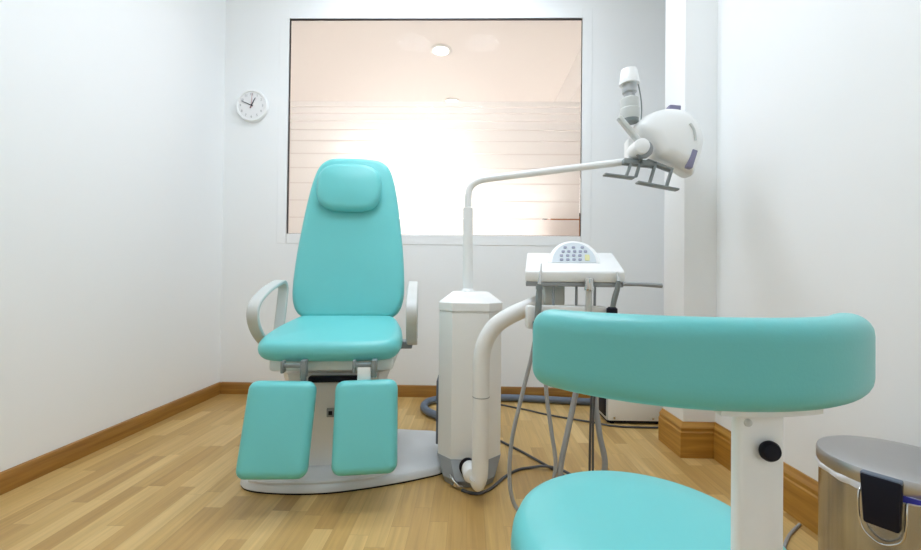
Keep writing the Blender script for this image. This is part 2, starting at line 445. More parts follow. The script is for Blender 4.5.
obj('second_hand', hand(4, .092, .02, .0014, cy-.0305), 'redink', t, label='thin red second hand')
obj('hub', LA([(0, .0255), (.006, .0255), (.006, .033), (0, .034)], (cx, cy, cz), (0, -1, 0), 20), 'ink', t)

# ---------------------------------------------------------------- treatment chair (built in its own frame, facing -Y)
chair = thing('treatment_chair', 'turquoise podiatry treatment chair with split leg rests on a grey base plate', 'treatment chair', (-.61, 1.90, 0), R(6.5))
def ch(name, bm, m, parent=None, **k): return obj(name, bm, m, parent or chair, world=False, **k)
def w2c(x, y):
    v = MW[chair].inverted() @ Vector((x, y, 0)); return (v.x, v.y)
plate = [w2c(*p) for p in [(-.985, 1.80), (-.955, 1.725), (-.88, 1.69), (-.73, 1.678), (-.58, 1.692), (-.43, 1.735), (-.28, 1.795), (-.16, 1.855), (-.115, 1.886), (-.104, 1.915), (-.116, 2.0), (-.145, 2.24), (-.175, 2.325), (-.3, 2.34), (-.6, 2.37), (-.85, 2.37), (-.93, 2.3), (-.97, 2.05)]]
pl = [(p.x, p.y) for p in catmull([(x, y, 0) for x, y in plate], 5, closed=True)]
def slab(bm, outline, steps):
    V = []
    for d, z in steps: V.append([bm.verts.new((u, v, z)) for u, v in inset(outline, d)])
    n = len(outline)
    for q in range(len(V)-1):
        for k in range(n): bm.faces.new((V[q][k], V[q][(k+1) % n], V[q+1][(k+1) % n], V[q+1][k]))
    bm.faces.new(V[0]); bm.faces.new(V[-1])
    return bm
ch('base_shadow_line', slab(nb(), pl, [(.004, 0), (.004, .008)]), 'black')  # black slab standing in for the dark shadow line under the plate
bp = ch('base_plate', slab(nb(), pl, [(.002, .007), (.0, .010), (.003, .024), (.010, .036), (.016, .040)]), 'basegrey')
inner = [(p.x, p.y) for p in catmull([(*p, 0) for p in [(-.33, -.10), (-.30, -.17), (-.1, -.20), (.12, -.185), (.24, -.14), (.27, -.05), (.27, .3), (.2, .36), (-.25, .36), (-.33, .3)]], 4, closed=True)]
ch('base_step', slab(nb(), inner, [(0, .038), (0, .046), (.006, .052)]), 'basegrey')
# pedestal: faceted column flaring towards the seat
bm = nb()
lv = [(.05, .215, -.055, .24), (.12, .205, -.05, .24), (.36, .205, -.05, .25), (.44, .235, -.07, .27), (.47, .24, -.07, .27)]
V = []
for z, hw, y0, y1 in lv:
    c = .04
    V.append([bm.verts.new((x, y, z)) for x, y in ((-hw+c, y0), (hw-c, y0), (hw, y0+c*1.5), (hw, y1-c), (hw-c, y1), (-hw+c, y1), (-hw, y1-c), (-hw, y0+c*1.5))])
for q in range(len(V)-1):
    for k in range(8): bm.faces.new((V[q][k], V[q][(k+1) % 8], V[q+1][(k+1) % 8], V[q+1][k]))
bm.faces.new(V[0]); bm.faces.new(V[-1])
ped = ch('pedestal', bm, 'white', ang=25)
ch('pull_bar', B(-.105, .135, -.105, -.068, .435, .462, bev=.008), 'black', ped, label='black bar across the top of the pedestal')
ch('socket', B(-.033, .002, -.058, -.048, .268, .308, bev=.003), 'midgrey', ped)
ch('socket_hole', B(-.024, -.007, -.0605, -.0575, .279, .297, bev=.001), 'black', ped)
# seat frame
bm = nb(); box(bm, -.25, .27, -.17, .26, .50, .555, bev=.015)
ch('seat_frame', bm, 'ivory')
# seat
so = sym([(0, -.235), (.14, -.234), (.235, -.222), (.285, -.185), (.302, -.12), (.303, -.04), (.292, .08), (.272, .18), (.255, .24), (.22, .272), (.10, .278), (0, .278)])
ch('seat', pad(nb(), so, .088, .042, lambda u, v, w: (u, v+.15*-w, .622+.15*v+w), bf=.014), 'turq')
# backrest
bo = sym([(0, 0), (.12, 0), (.205, .004), (.258, .03), (.286, .09), (.293, .18), (.285, .34), (.270, .48), (.255, .60), (.236, .72), (.218, .80), (.192, .865), (.15, .902), (.10, .914), (0, .918)])
bt = R(11)
def bmap(y0, z0):
    return lambda u, v, w: (u, y0+v*math.sin(bt)-w*math.cos(bt), z0+v*math.cos(bt)+w*math.sin(bt))
ch('backrest', pad(nb(), bo, .075, .032, bmap(.262, .678), bf=.010), 'turq')
ch('backrest_shell', prism(nb(), inset(bo, .03), bmap(.262, .678), -.055, -.03), 'ivory')
hp = [(p.x, p.y) for p in catmull([(.173*math.copysign(abs(math.cos(a))**.62, math.cos(a)), .137*math.copysign(abs(math.sin(a))**.72, math.sin(a)), 0) for a in [2*PI*k/28+.01 for k in range(28)]], 2, closed=True)]
ch('headrest', pad(nb(), hp, .07, .034, lambda u, v, w: bmap(.262, .678)(u-.014, v+.714, w+.07), bf=.010), 'turq')
ch('seat_hinge', B(-.2, .2, .25, .30, .55, .70, bev=.01), 'midgrey')
# armrests: flat plastic band bent into a loop
def band(bm, x, w, th, pts, closed=False):
    P = catmull([(0, y, z) for y, z in pts], 7, closed); rings = []
    for i, p in enumerate(P):
        if closed: d = P[(i+1) % len(P)]-P[i-1]
        else: d = P[min(i+1, len(P)-1)]-P[max(i-1, 0)]
        d.normalize(); n = Vector((0, -d.z, d.y)); e = .004
        sec = [(-w/2+e, -th/2), (w/2-e, -th/2), (w/2, -th/2+e), (w/2, th/2-e), (w/2-e, th/2), (-w/2+e, th/2), (-w/2, th/2-e), (-w/2, -th/2+e)]
        rings.append([bm.verts.new((x+a, p.y+n.y*b_, p.z+n.z*b_)) for a, b_ in sec])
    m = len(rings)
    for q in range(m if closed else m-1):
        for k in range(8): bm.faces.new((rings[q][k], rings[q][(k+1) % 8], rings[(q+1) % m][(k+1) % 8], rings[(q+1) % m][k]))
    if not closed: bm.faces.new(rings[0]); bm.faces.new(rings[-1])
    return bm
arm_pts = [(.165, .59), (.19, .67), (.225, .785), (.235, .84), (.205, .873), (.15, .870), (.02, .842), (-.08, .807), (-.13, .774), (-.142, .73), (-.115, .678), (-.05, .622), (.02, .592), (.10, .578)]
for s in (-1, 1):
    a = ch('armrest', band(nb(), s*.335+.010, .05, .018, arm_pts), 'armgrey')
    bm = nb(); box(bm, min(s*.24, s*.335+.010), max(s*.24, s*.335+.010), .06, .16, .555, .59, bev=.006); ch('armrest_bracket', bm, 'midgrey', a)
# leg rests
def legrest(cx_, cy_, roll, w, l, ztop, tilt, name_label):
    rm = Matrix.Translation((cx_, cy_, ztop)) @ Matrix.Rotation(R(roll), 4, 'Y') @ Matrix.Rotation(R(tilt), 4, 'X')
    o = rrect(w, l, .036, 5, 0, -l/2)
    f = lambda u, v, wv: tuple(rm @ Vector((u, -wv, v)))
    p = ch('leg_rest', pad(nb(), o, .07, .030, f, bf=.003), 'turq', label=name_label)
    bm = nb(); prism(bm, rrect(w*.8, l*.8, .02, 4, 0, -l/2), f, -.05, -.03); ch('leg_rest_backing', bm, 'midgrey', p)
    mv = Matrix.Translation((cx_, cy_, ztop))
    hc = .035 if cx_ < 0 else -.01
    bm = nb(); box(bm, hc-.048, hc+.042, .0, .03, .050, .066, bev=.004, mx=mv); box(bm, hc-.05, hc-.038, -.006, .03, .03, .078, bev=.003, mx=mv); box(bm, hc+.026, hc+.048, -.006, .034, .01, .080, bev=.003, mx=mv)
    ch('leg_rest_hinge', bm, 'handlegrey', p)
    if cx_ > 0: bm = nb(); box(bm, hc-.03, hc+.024, .0, .02, -.02, .052, bev=.003, mx=mv); ch('leg_rest_strut', bm, 'white', p)
    else: bm = nb(); box(bm, hc+.026, hc+.046, .0, .02, -.03, .02, bev=.003, mx=mv); ch('leg_rest_strut', bm, 'handlegrey', p)
    return p
legrest(-.153, -.262, 1.4, .256, .356, .485, -17, 'left leg pad swung slightly outwards')
legrest(.172, -.262, -1.4, .247, .350, .485, -17, 'straight right leg pad')

# ---------------------------------------------------------------- treatment unit
unit = thing('treatment_unit', 'white treatment unit with octagonal cabinet, tubular arm, tray and lamp', 'dental unit', (0, 1.97, 0))
def octo(hw, y0, y1, c):
    return [(-hw+c, y0), (hw-c, y0), (hw, y0+c), (hw, y1-c), (hw-c, y1), (-hw+c, y1), (-hw, y1-c), (-hw, y0+c)]
def loft(bm, secs):
    V = [[bm.verts.new((x, y, z)) for x, y in s] for s, z in secs]
    n = len(V[0])
    for q in range(len(V)-1):
        for k in range(n): bm.faces.new((V[q][k], V[q][(k+1) % n], V[q+1][(k+1) % n], V[q+1][k]))
    bm.faces.new(V[0]); bm.faces.new(V[-1])
    return bm
UX = .009
def O(hw, y0, y1, c): return [(x+UX, y) for x, y in octo(hw, y0, y1, c)]
bm = loft(nb(), [(O(.143, 1.82, 2.14, .062), .098), (O(.143, 1.82, 2.14, .062), .752)])
es = [e for e in bm.edges if e.calc_face_angle(0) > R(30)]
bmesh.ops.bevel(bm, geom=es, offset=.004, segments=2, affect='EDGES')
cab = obj('cabinet', bm, 'white', unit)
obj('cabinet_cap', loft(nb(), [(O(.138, 1.825, 2.135, .062), .752), (O(.138, 1.825, 2.135, .062), .758), (O(.146, 1.815, 2.145, .064), .758), (O(.146, 1.815, 2.145, .064), .792), (O(.142, 1.82, 2.14, .062), .797), (O(.088, 1.90, 2.06, .045), .838), (O(.08, 1.91, 2.05, .04), .840)]), 'white', unit, ang=20)
# bevelled grey foot below the cabinet
bm = loft(nb(), [(O(.105, 1.775, 2.12, .05), 0), (O(.115, 1.765, 2.13, .055), .03), (O(.145, 1.815, 2.145, .064), .10)])
foot = obj('foot', bm, 'midgrey', unit, ang=25)
obj('foot_bolt', LA([(0, 0), (.012, 0), (.012, .02), (0, .022)], (-.045, 1.775, .02), (0, -1, 0), 16), 'chrome', foot)
obj('foot_clip', T([(-.07, 1.79, .045), (-.06, 1.762, .04), (-.035, 1.752, .02), (-.02, 1.757, .012)], .006, 10), 'chrome', foot)
obj('side_panel', B(-.148, -.132, 1.93, 2.12, .12, .42, bev=.004), 'bluehose', unit, label='dark blue-grey panel down the cabinet flank')
# swivel joint and tubular arm
obj('swivel_collar', LA([(0, 0), (.040, 0), (.040, .012), (0, .012)], (.008, 1.772, .09), (-.3, -1, 0), 28), 'black', unit)
obj('swivel_knob', LA([(0, 0), (.034, 0), (.036, .01), (.036, .06), (.03, .072), (.015, .078), (0, .079)], (.012, 1.762, .09), (.15, -1, 0), 28), 'white', unit)
TY = 1.655
obj('tubular_arm', T([(.046, TY, .095), (.052, TY, .12), (.054, TY, .25), (.054, TY, .42), (.054, TY, .56), (.066, TY, .640), (.105, TY, .708), (.165, TY, .752), (.25, TY, .792), (.34, TY, .828)], .0335, 24, 8), 'ivory', unit)
bm = LA([(0, -.046), (.012, -.044), (.024, -.034), (.031, -.018), (.0335, 0), (.0335, .004)], (.046, TY, .095)); arm_end = obj('arm_end', bm, 'ivory', unit)
obj('arm_joint', T([(.054, TY, .425), (.054, TY, .4285)], .0345, 24, 0), 'midgrey', unit)
obj('tray_support', B(.295, .375, 1.60, 1.70, .80, .885, bev=.008), 'armgrey', unit)
# instrument tray (turned about 11 degrees)
TR = Matrix.Translation((.383, 1.50, 0)) @ Matrix.Rotation(R(-9.5), 4, 'Z')
def tl(bm): bm.transform(TR); return bm
bm = prism(nb(), [(0, .893), (0, .929), (.006, .935), (.255, 1.016), (.272, 1.014), (.28, 1.003), (.28, .893)], lambda u, v, w: (w, u, v), -.176, .176, bev=.005)
tray = obj('instrument_tray', tl(bm), 'white', unit)
bm = B(-.174, .172, .003, .27, .876, .893, bev=.003); obj('tray_band', tl(bm), 'midgrey', tray)
# control panel: half-round housing standing on the tray
ptilt = R(58)
def pm(y0, z0): return lambda u, v, w: (u+.008, y0+v*math.cos(ptilt)+w*math.sin(ptilt)*-1, z0+v*math.sin(ptilt)+w*math.cos(ptilt))
hd = [(.099*math.cos(PI*k/24), .116*math.sin(PI*k/24)**.9 if 0 < k < 24 else 0) for k in range(25)]
bm = prism(nb(), hd, pm(.108, .953), -.045, .016, bev=.006); cp = obj('control_panel', tl(bm), 'white', unit)
hd2 = [(.083*math.cos(PI*k/24), .008+.096*math.sin(PI*k/24)) for k in range(25)]
bm = prism(nb(), hd2, pm(.108, .953), .015, .0175); obj('membrane', tl(bm), 'panelface', cp, label='pale blue keypad membrane')
bm = nb(); box(bm, -.092, .108, .096, .106, .953, .960); obj('panel_edge', tl(bm), 'midgrey', cp)
for r_, row in enumerate(((-.047, -.023, 0, .023), (-.047, -.023, 0, .023), (-.04, -.018, 0.004, .026, .045), (-.032, 0, .034))):
    for q in row:
        v0 = .016+r_*.0195
        bm = prism(nb(), rrect(.013, .010, .003, 2, q, v0+.005), pm(.108, .953), .0165, .0195); obj('key', tl(bm), 'btn', cp)
bm = prism(nb(), rrect(.018, .028, .004, 2, .05, .030), pm(.108, .953), .0165, .0195); obj('key', tl(bm), 'btny', cp, label='yellow key')
obj('tray_handle', T([(.548, 1.47, .888), (.60, 1.475, .888), (.65, 1.478, .886), (.690, 1.48, .884)], [.0075, .007, .008, .009], 14), 'midgrey', tray)
# holders under the front of the tray
obj('holder_rail', B(.27, .50, 1.49, 1.56, .770, .806, bev=.006), 'ivory', unit)
for x in (.315, .40, .468):
    obj('holder_stem', T([(x, 1.53, .80), (x, 1.53, .88)], .005, 10, 0), 'midgrey', unit)
obj('side_holder', B(.212, .244, 1.475, 1.54, .722, .806, bev=.009), 'ivory', unit)
obj('side_holder_link', B(.225, .28, 1.51, 1.55, .78, .80, bev=.004), 'ivory', unit)
obj('tool_socket', LA([(0, -.022), (.016, -.022), (.017, -.018), (.017, .020), (.014, .022), (.012, .022), (.012, .002), (0, .002)], (.431, 1.475, .886), n=24), 'chrome', unit)
obj('tool_tube', T([(.431, 1.478, .864), (.432, 1.482, .78)], .0115, 14, 0), 'armgrey', unit)
# lamp pole and arm
obj('lamp_pole', T([(-.005, 1.98, .838), (-.008, 1.98, 1.243)], .0235, 24, 0), 'white', unit)
obj('pole_collar', LA([(.03, 0), (.032, .004), (.026, .014), (.024, .016)], (-.005, 1.98, .838), n=28), 'white', unit)
obj('lamp_arm', T([(-.008, 1.98, 1.25), (-.008, 1.98, 1.30), (.002, 1.98, 1.345), (.035, 1.977, 1.372), (.085, 1.975, 1.385), (.3, 1.965, 1.412), (.6, 1.953, 1.448), (.72, 1.95, 1.463), (.785, 1.95, 1.478), (.80, 1.95, 1.50)], .0165, 18, 8), 'white', unit)
# lamp head; lp turns the drawing's grid into metres in the plane of the arm
LY = 1.95
def lp(a, b, dy=0):
    k = (LY+dy)/LY; return ((.775+(a-634)*.00469)*k, .9+(.64-(b-146)*.00474+(a-634)*.00006)*k)
ol = [lp(*p) for p in [(634, 128), (642, 119), (652, 114), (664, 111.5), (678, 113), (689, 120), (696, 131), (699, 143), (697, 156), (693, 168), (690.5, 175), (689, 177.5), (686, 177), (680, 173), (667, 165), (655, 160), (650, 153), (643, 142)]]
ol = [(p.x, p.y) for p in catmull([(x, z, 0) for x, z in ol], 3, closed=True)]
def dome(bm, outl, hw, n=9):
    cx_ = sum(p[0] for p in outl)/len(outl); cz_ = sum(p[1] for p in outl)/len(outl); V = []
    for k in range(-n, n+1):
        t_ = k/(n+.6); s = (1-abs(t_)**3.2)**(1/2.4); V.append([bm.verts.new((cx_+(x-cx_)*s, LY+t_*hw*1.02, cz_+(z-cz_)*s)) for x, z in outl])
    m = len(outl)
    for q in range(len(V)-1):
        for k in range(m): bm.faces.new((V[q][k], V[q][(k+1) % m], V[q+1][(k+1) % m], V[q+1][k]))
    bm.faces.new(V[0]); bm.faces.new(V[-1])
    return bm
head = obj('lamp_housing', dome(nb(), ol, .085), 'white', unit, ang=60)
def lbar(pa, pb, w, y0, y1, bev=.002):
    dy = (y0+y1)/2-LY; (x0, z0), (x1, z1) = lp(*pa, dy), lp(*pb, dy); d = Vector((x1-x0, z1-z0)); L = d.length; a = math.atan2(d.y, d.x)
    bm = nb(); box(bm, 0, L, y0, y1, -w/2, w/2, bev=bev, mx=Matrix.Translation((x0, 0, z0)) @ Matrix.Rotation(-a, 4, 'Y')); return bm
obj('lamp_switch', lbar((667.5, 109), (679, 110), .026, LY-.02, LY+.02, .005), 'purple', head, label='violet grey block on top of the lamp')
obj('lamp_window', lbar((694, 151), (688.5, 169), .026, LY-.085, LY-.055, .005), 'purple', head, label='violet grey strip on the lamp front')
obj('lamp_seam', T([(lp(px, py, -.082)[0], LY-.082, lp(px, py, -.082)[1]) for px, py in ((690, 124), (694, 131), (695.5, 141))], .006, 8), 'armgrey', head)
x, z = lp(643, 145.5, -.11)
obj('joint_disc', LA([(0, 0), (.027, 0), (.034, .005), (.036, .014), (.036, .10), (0, .10)], (x, LY-.11, z), (0, 1, 0), 32), 'white', head)
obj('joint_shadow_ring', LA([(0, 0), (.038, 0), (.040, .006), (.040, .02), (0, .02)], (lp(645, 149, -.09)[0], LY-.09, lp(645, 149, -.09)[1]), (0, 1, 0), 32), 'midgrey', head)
obj('joint_block', lbar((626, 151), (638, 151), .105, LY-.03, LY+.03, .012), 'ivory', head)
obj('handle_mount', lbar((623, 161.5), (656, 165.5), .028, LY-.05, LY-.01, .006), 'handlegrey', head)
obj('handle_mount_bar', lbar((646, 161), (672, 171), .014, LY-.05, LY-.01, .004), 'handlegrey', head)
for (a, b_, legs) in (((604, 174.5), (634, 178.5), (((631, 164), (626.5, 176.5)), ((641.5, 158), (636, 177.5)))), ((637, 182.5), (678, 190.5), (((655, 166), (649.5, 185)), ((671.5, 171), (666.5, 188))))):
    h = obj('handle_grip', lbar(a, b_, .010, LY-.055, LY-.015, .004), 'handlegrey', head)
    for p, q in legs: obj('handle_leg', lbar(p, q, .012, LY-.05, LY-.03, .003), 'handlegrey', head)
obj('bracket_strut', lbar((618.5, 117), (640, 143), .02, LY-.085, LY-.05, .006), 'armgrey', head)
def vl(px, rows): 
    return [(r_, lp(px, py)[1]) for r_, py in rows]
mxp = lp(630, 100)[0]
tilt_ax = Vector((-.03, 0, 1))
def upper(rows, m, nm):
    x0, z0 = lp(630, 122)
    return obj(nm, LA([(r_*.00469, (122-py)*.00474) for r_, py in rows], (x0, LY, z0), tilt_ax, 32), m, head)
upper([(0, 122.5), (8, 122.5), (8.4, 119)], 'handlegrey', 'ball_socket_base')
upper([(8.4, 119.5), (9.2, 117), (9.4, 109.5), (8.6, 108.5), (8.6, 107.5)], 'armgrey', 'ball_socket')
upper([(8.6, 108), (8.8, 107), (8.8, 99.5), (8, 98.5), (0, 98.5)], 'armgrey', 'neck_collar')
upper([(0, 99), (5.2, 99), (5.4, 94), (7, 92.5), (7, 82), (0, 82)], 'lampgrey', 'neck')
upper([(0, 81), (7, 81), (7, 84.5), (9.6, 84.5), (9.4, 80), (8.2, 72), (7.4, 69.6), (5, 68.6), (0, 68.2)], 'white', 'neck_cap')
obj('lamp_cable', T([(lp(px, py)[0], LY, lp(px, py)[1]) for px, py in ((638, 84), (640.5, 97), (641.5, 109), (641, 121))], .003, 8), 'handlegrey', head)

# ---------------------------------------------------------------- handpieces with their hoses
t = thing('handpiece', 'slim silver handpiece hanging at the left corner of the tray', 'handpiece', (.246, 1.455, .735))
obj('barrel', T([(.250, 1.455, .885), (.249, 1.455, .86), (.247, 1.456, .80), (.243, 1.458, .745)], [.0085, .0105, .0115, .0105], 14), 'handlegrey', t)
obj('tip', T([(.2555, 1.455, .958), (.2545, 1.455, .93), (.252, 1.455, .905), (.250, 1.455, .882)], [.0015, .004, .0065, .0075], 12), 'chrome', t)
obj('grip_ring', LA([(0, -.006), (.0125, -.006), (.0125, .006), (0, .006)], (.2495, 1.455, .872), n=18), 'handlegrey', t)
obj('plug', T([(.243, 1.458, .75), (.240, 1.46, .71)], [.015, .012], 14, 0), 'black', t)
obj('hose', T([(.240, 1.46, .712), (.229, 1.48, .625), (.198, 1.5, .479), (.163, 1.5, .315), (.156, 1.5, .17), (.178, 1.5, .075), (.23, 1.5, .045), (.285, 1.5, .08), (.322, 1.5, .217), (.306, 1.505, .354), (.288, 1.515, .50), (.285, 1.53, .70), (.29, 1.535, .775)], .0075, 10), 'hose', t)
t = thing('handpiece', 'curved metal handpiece with a black base at the right corner of the tray', 'handpiece', (.515, 1.47, .78))
obj('barrel', T([(.513, 1.472, .80), (.520, 1.468, .84), (.528, 1.464, .875), (.529, 1.462, .90)], [.009, .010, .009, .007], 14), 'handlegrey', t)
obj('tip', T([(.529, 1.462, .898), (.527, 1.462, .918), (.525, 1.462, .932)], [.0065, .004, .002], 10), 'chrome', t)
obj('plug', LA([(0, -.024), (.015, -.024), (.019, -.016), (.019, .010), (.012, .016), (0, .016)], (.512, 1.473, .79), n=20), 'black', t)
obj('hose', T([(.512, 1.475, .77), (.485, 1.47, .62), (.450, 1.468, .476), (.447, 1.468, .22), (.447, 1.47, .11), (.444, 1.475, .085), (.440, 1.48, .11), (.442, 1.485, .35), (.455, 1.50, .6), (.470, 1.525, .775)], .0042, 10), 'darkcable', t, label='thin dark cable')
t = thing('syringe', 'water syringe in the chrome socket at the middle of the tray front', 'syringe', (.431, 1.475, .88))
obj('nozzle', T([(.431, 1.475, .889), (.431, 1.475, .903), (.433, 1.473, .908)], [.006, .005, .003], 12), 'midgrey', t)
obj('hose', T([(.432, 1.482, .785), (.424, 1.49, .66), (.394, 1.5, .494), (.366, 1.5, .355), (.340, 1.5, .21), (.345, 1.495, .09), (.40, 1.49, .04), (.46, 1.495, .075), (.500, 1.5, .221), (.482, 1.505, .339), (.465, 1.515, .466), (.44, 1.535, .64), (.42, 1.54, .775)], .0105, 12), 'hose', t)

# ---------------------------------------------------------------- floor hoses and cables
o = obj('floor_hose', T([(-.02, 2.2, .09), (-.10, 2.45, .04), (-.18, 2.60, .028), (-.25, 2.675, .028), (-.297, 2.78, .028), (-.28, 2.90, .028), (-.2, 2.965, .028), (.0, 3.0, .028), (.26, 3.03, .028), (.45, 3.02, .028), (.75, 2.98, .028), (1.05, 2.97, .028), (1.08, 2.92, .10)], .025, 14), 'bluehose')
tag(rebase(o, (-.02, 2.2, 0)), 'thick slate blue hose looping on the floor behind the treatment unit', 'hose')
o = obj('floor_cable', T([(.02, 2.3, .006), (.16, 2.90, .006), (.364, 2.852, .006), (.515, 2.745, .006), (.662, 2.664, .006), (.776, 2.61, .006), (.90, 2.545, .006), (1.04, 2.53, .006), (1.25, 2.54, .006), (1.5, 2.6, .006), (1.9, 2.7, .006)], .006, 8), 'darkcable')
tag(rebase(o, (.02, 2.3, 0)), 'dark cable running along the floor past the white equipment box', 'cable')
o = obj('floor_cable', T([(.03, 2.16, .006), (.08, 2.36, .006), (.131, 2.365, .006), (.182, 2.279, .006), (.277, 2.151, .006), (.359, 2.026, .006), (.418, 1.934, .006), (.50, 1.80, .006), (.62, 1.70, .006), (.80, 1.66, .006)], .0065, 8), 'darkcable')
tag(rebase(o, (.03, 2.16, 0)), 'straight dark cable slanting from the unit towards the stool seat', 'cable')
o = obj('floor_cable', T([(-.02, 1.74, .006), (.04, 1.715, .006), (.1, 1.755, .006), (.173, 1.865, .006), (.24, 1.936, .006), (.3, 1.959, .007), (.372, 1.955, .017), (.44, 1.92, .017), (.50, 1.86, .010), (.58, 1.82, .006), (.72, 1.80, .006)], .0065, 8), 'darkcable')
tag(rebase(o, (-.02, 1.74, 0)), 'curved dark cable arching from the foot of the tubular arm', 'cable')
o = obj('floor_cable', T([(1.235, 1.55, .005), (1.12, 1.46, .005), (1.0, 1.32, .005), (.955, 1.22, .005), (.91, 1.17, .005), (.84, 1.10, .005)], .005, 8), 'hose')
tag(rebase(o, (1.235, 1.55, 0)), 'short grey cable on the floor between stool and pedal bin', 'cable')

# white equipment box
t = thing('equipment_box', 'white equipment box on the floor in front of the back wall', 'equipment box', (1.05, 2.72, 0))
ex0, ex1, ey0, ey1 = .884, 1.24, 2.59, 2.86
obj('housing', B(ex0, ex1, ey0, ey1, .022, .34, bev=.006), 'white', t)
obj('plinth', B(ex0-.005, ex1-.01, ey0+.008, ey1-.01, .010, .024), 'black', t)
for x in (ex0+.03, ex1-.04):
    for y in (ey0+.03, ey1-.03): obj('foot', LA([(0, 0), (.014, 0), (.014, .012), (0, .012)], (x, y, 0), n=16), 'black', t)
for x in (ex0+.035, ex1-.08): obj('screw_cap', LA([(0, 0), (.007, 0), (.007, .003), (0, .004)], (x, ey0, .04), (0, -1, 0), 14), 'chrome', t)
obj('side_grille', B(ex0-.012, ex0, ey0+.03, ey0+.16, .04, .15, bev=.003), 'black', t, label='black grille on the box side')
obj('side_plate', B(ex0-.006, ex0+.001, ey0+.008, ey1-.02, .02, .32, bev=.002), 'armgrey', t)

# ---------------------------------------------------------------- the stool
sx, sy = .27, .632
stool = thing('doctor_stool', 'turquoise round stool with curved low backrest on a white post', 'stool', (sx, sy, 0))
obj('seat', LA([(0, .452), (.17, .452), (.188, .456), (.198, .466), (.2005, .482), (.198, .503), (.190, .520), (.174, .530), (.12, .536), (.06, .538), (0, .5385)], (sx, sy, 0), n=72), 'turq', stool)
obj('seat_pan', LA([(0, .436), (.15, .436), (.165, .442), (.165, .454), (0, .454)], (sx, sy, 0), n=48), 'ivory', stool)
# curved back pad
acx, acy, ar = .2655, .613, .2145
a_l, a_r = R(-90-57), R(-90+57)
Lh, zc, ph = ar*(a_r-a_l), .8215, .089
def bend(u, v, w):
    a = (a_l+a_r)/2+u/ar; rr = ar+w
    return (acx+rr*math.cos(a), acy+rr*math.sin(a), zc+v)
obj('backrest', rounded_box(nb(), Lh, ph, .046, .0215, bend), 'turq', stool)
# bracket strip under the pad
bm = nb(); rows = []
n = 24
for k in range(n+1):
    a = R(-90-7)+R(27)*k/n
    rows.append([bm.verts.new((acx+r_*math.cos(a), acy+r_*math.sin(a), z)) for r_, z in ((ar-.014, .774), (ar+.010, .774), (ar+.010, .781), (ar-.014, .781))])
for q in range(n):
    for k in range(4): bm.faces.new((rows[q][k], rows[q][(k+1) % 4], rows[q+1][(k+1) % 4], rows[q+1][k]))
bm.faces.new(rows[0]); bm.faces.new(rows[-1])
obj('back_bracket', bm, 'ivory', stool)
px_, py_ = .2815, .405
bm = B(px_-.0215, px_+.0215, py_-.008, py_+.008, .40, .775, bev=.004, seg=3)
post = obj('back_post', bm, 'white', stool)
obj('height_knob', LA([(0, 0), (.005, 0), (.005, .002), (.0082, .003), (.0095, .005), (.0095, .008), (.008, .0105), (0, .0115)], (px_+.002, py_-.008, .742), (0, -1, 0), 28), 'black', post)
obj('post_screw', LA([(0, 0), (.004, 0), (.0035, .0015), (0, .002)], (px_-.014, py_-.0078, .766), (0, -1, 0), 14), 'armgrey', post)
obj('post_foot', B(px_-.022, px_+.022, py_-.01, sy-.03, .40, .425, bev=.006), 'white', stool)
obj('hub_plate', LA([(0, .40), (.07, .40), (.075, .405), (.075, .436), (0, .436)], (sx, sy, 0), n=32), 'midgrey', stool)
obj('gas_lift', LA([(.026, .10), (.026, .27), (.014, .275), (.014, .41)], (sx, sy, 0), n=24), 'chrome', stool)
obj('base_hub', LA([(0, .065), (.045, .065), (.045, .11), (.034, .125), (0, .125)], (sx, sy, 0), n=28), 'chrome', stool)
for k in range(5):
    a = R(90+72*k); d = Vector((math.cos(a), math.sin(a), 0)); c0 = Vector((sx, sy, 0))
    lg = obj('leg', T([c0+d*.03+Vector((0, 0, .095)), c0+d*.15+Vector((0, 0, .088)), c0+d*.25+Vector((0, 0, .072))], [.02, .017, .013], 12), 'chrome', stool)
    c1 = c0+d*.24
    ax = Vector((-d.y, d.x, 0))
    bm = nb()
    for s in (-.016, .006): lathe(bm, [(0, 0), (.022, 0), (.025, .003), (.025, .008), (.022, .010), (0, .010)], c1+ax*s+Vector((0, 0, .025)), ax, 20)
    tube(bm, [c1-ax*.02+Vector((0, 0, .025)), c1+ax*.02+Vector((0, 0, .025))], .004, 8, 0); tube(bm, [c1+Vector((0, 0, .025)), c1+Vector((0, 0, .075))], .0055, 8, 0)
    obj('caster', bm, 'black', lg)

# ---------------------------------------------------------------- pedal bin
bx, by, br = 1.078, 1.05, .150
t = thing('pedal_bin', 'round brushed steel pedal bin with white liner beside the right wall', 'bin', (bx, by, 0))
obj('body', LA([(br-.006, .02), (br, .024), (br, .415), (br-.004, .418), (br-.008, .414), (br-.008, .03), (0, .03)], (bx, by, 0), n=72), 'brushed', t)
obj('base_ring', LA([(0, 0), (br+.001, 0), (br+.004, .004), (br+.004, .022), (br, .026), (0, .026)], (bx, by, 0), n=64), 'black', t)
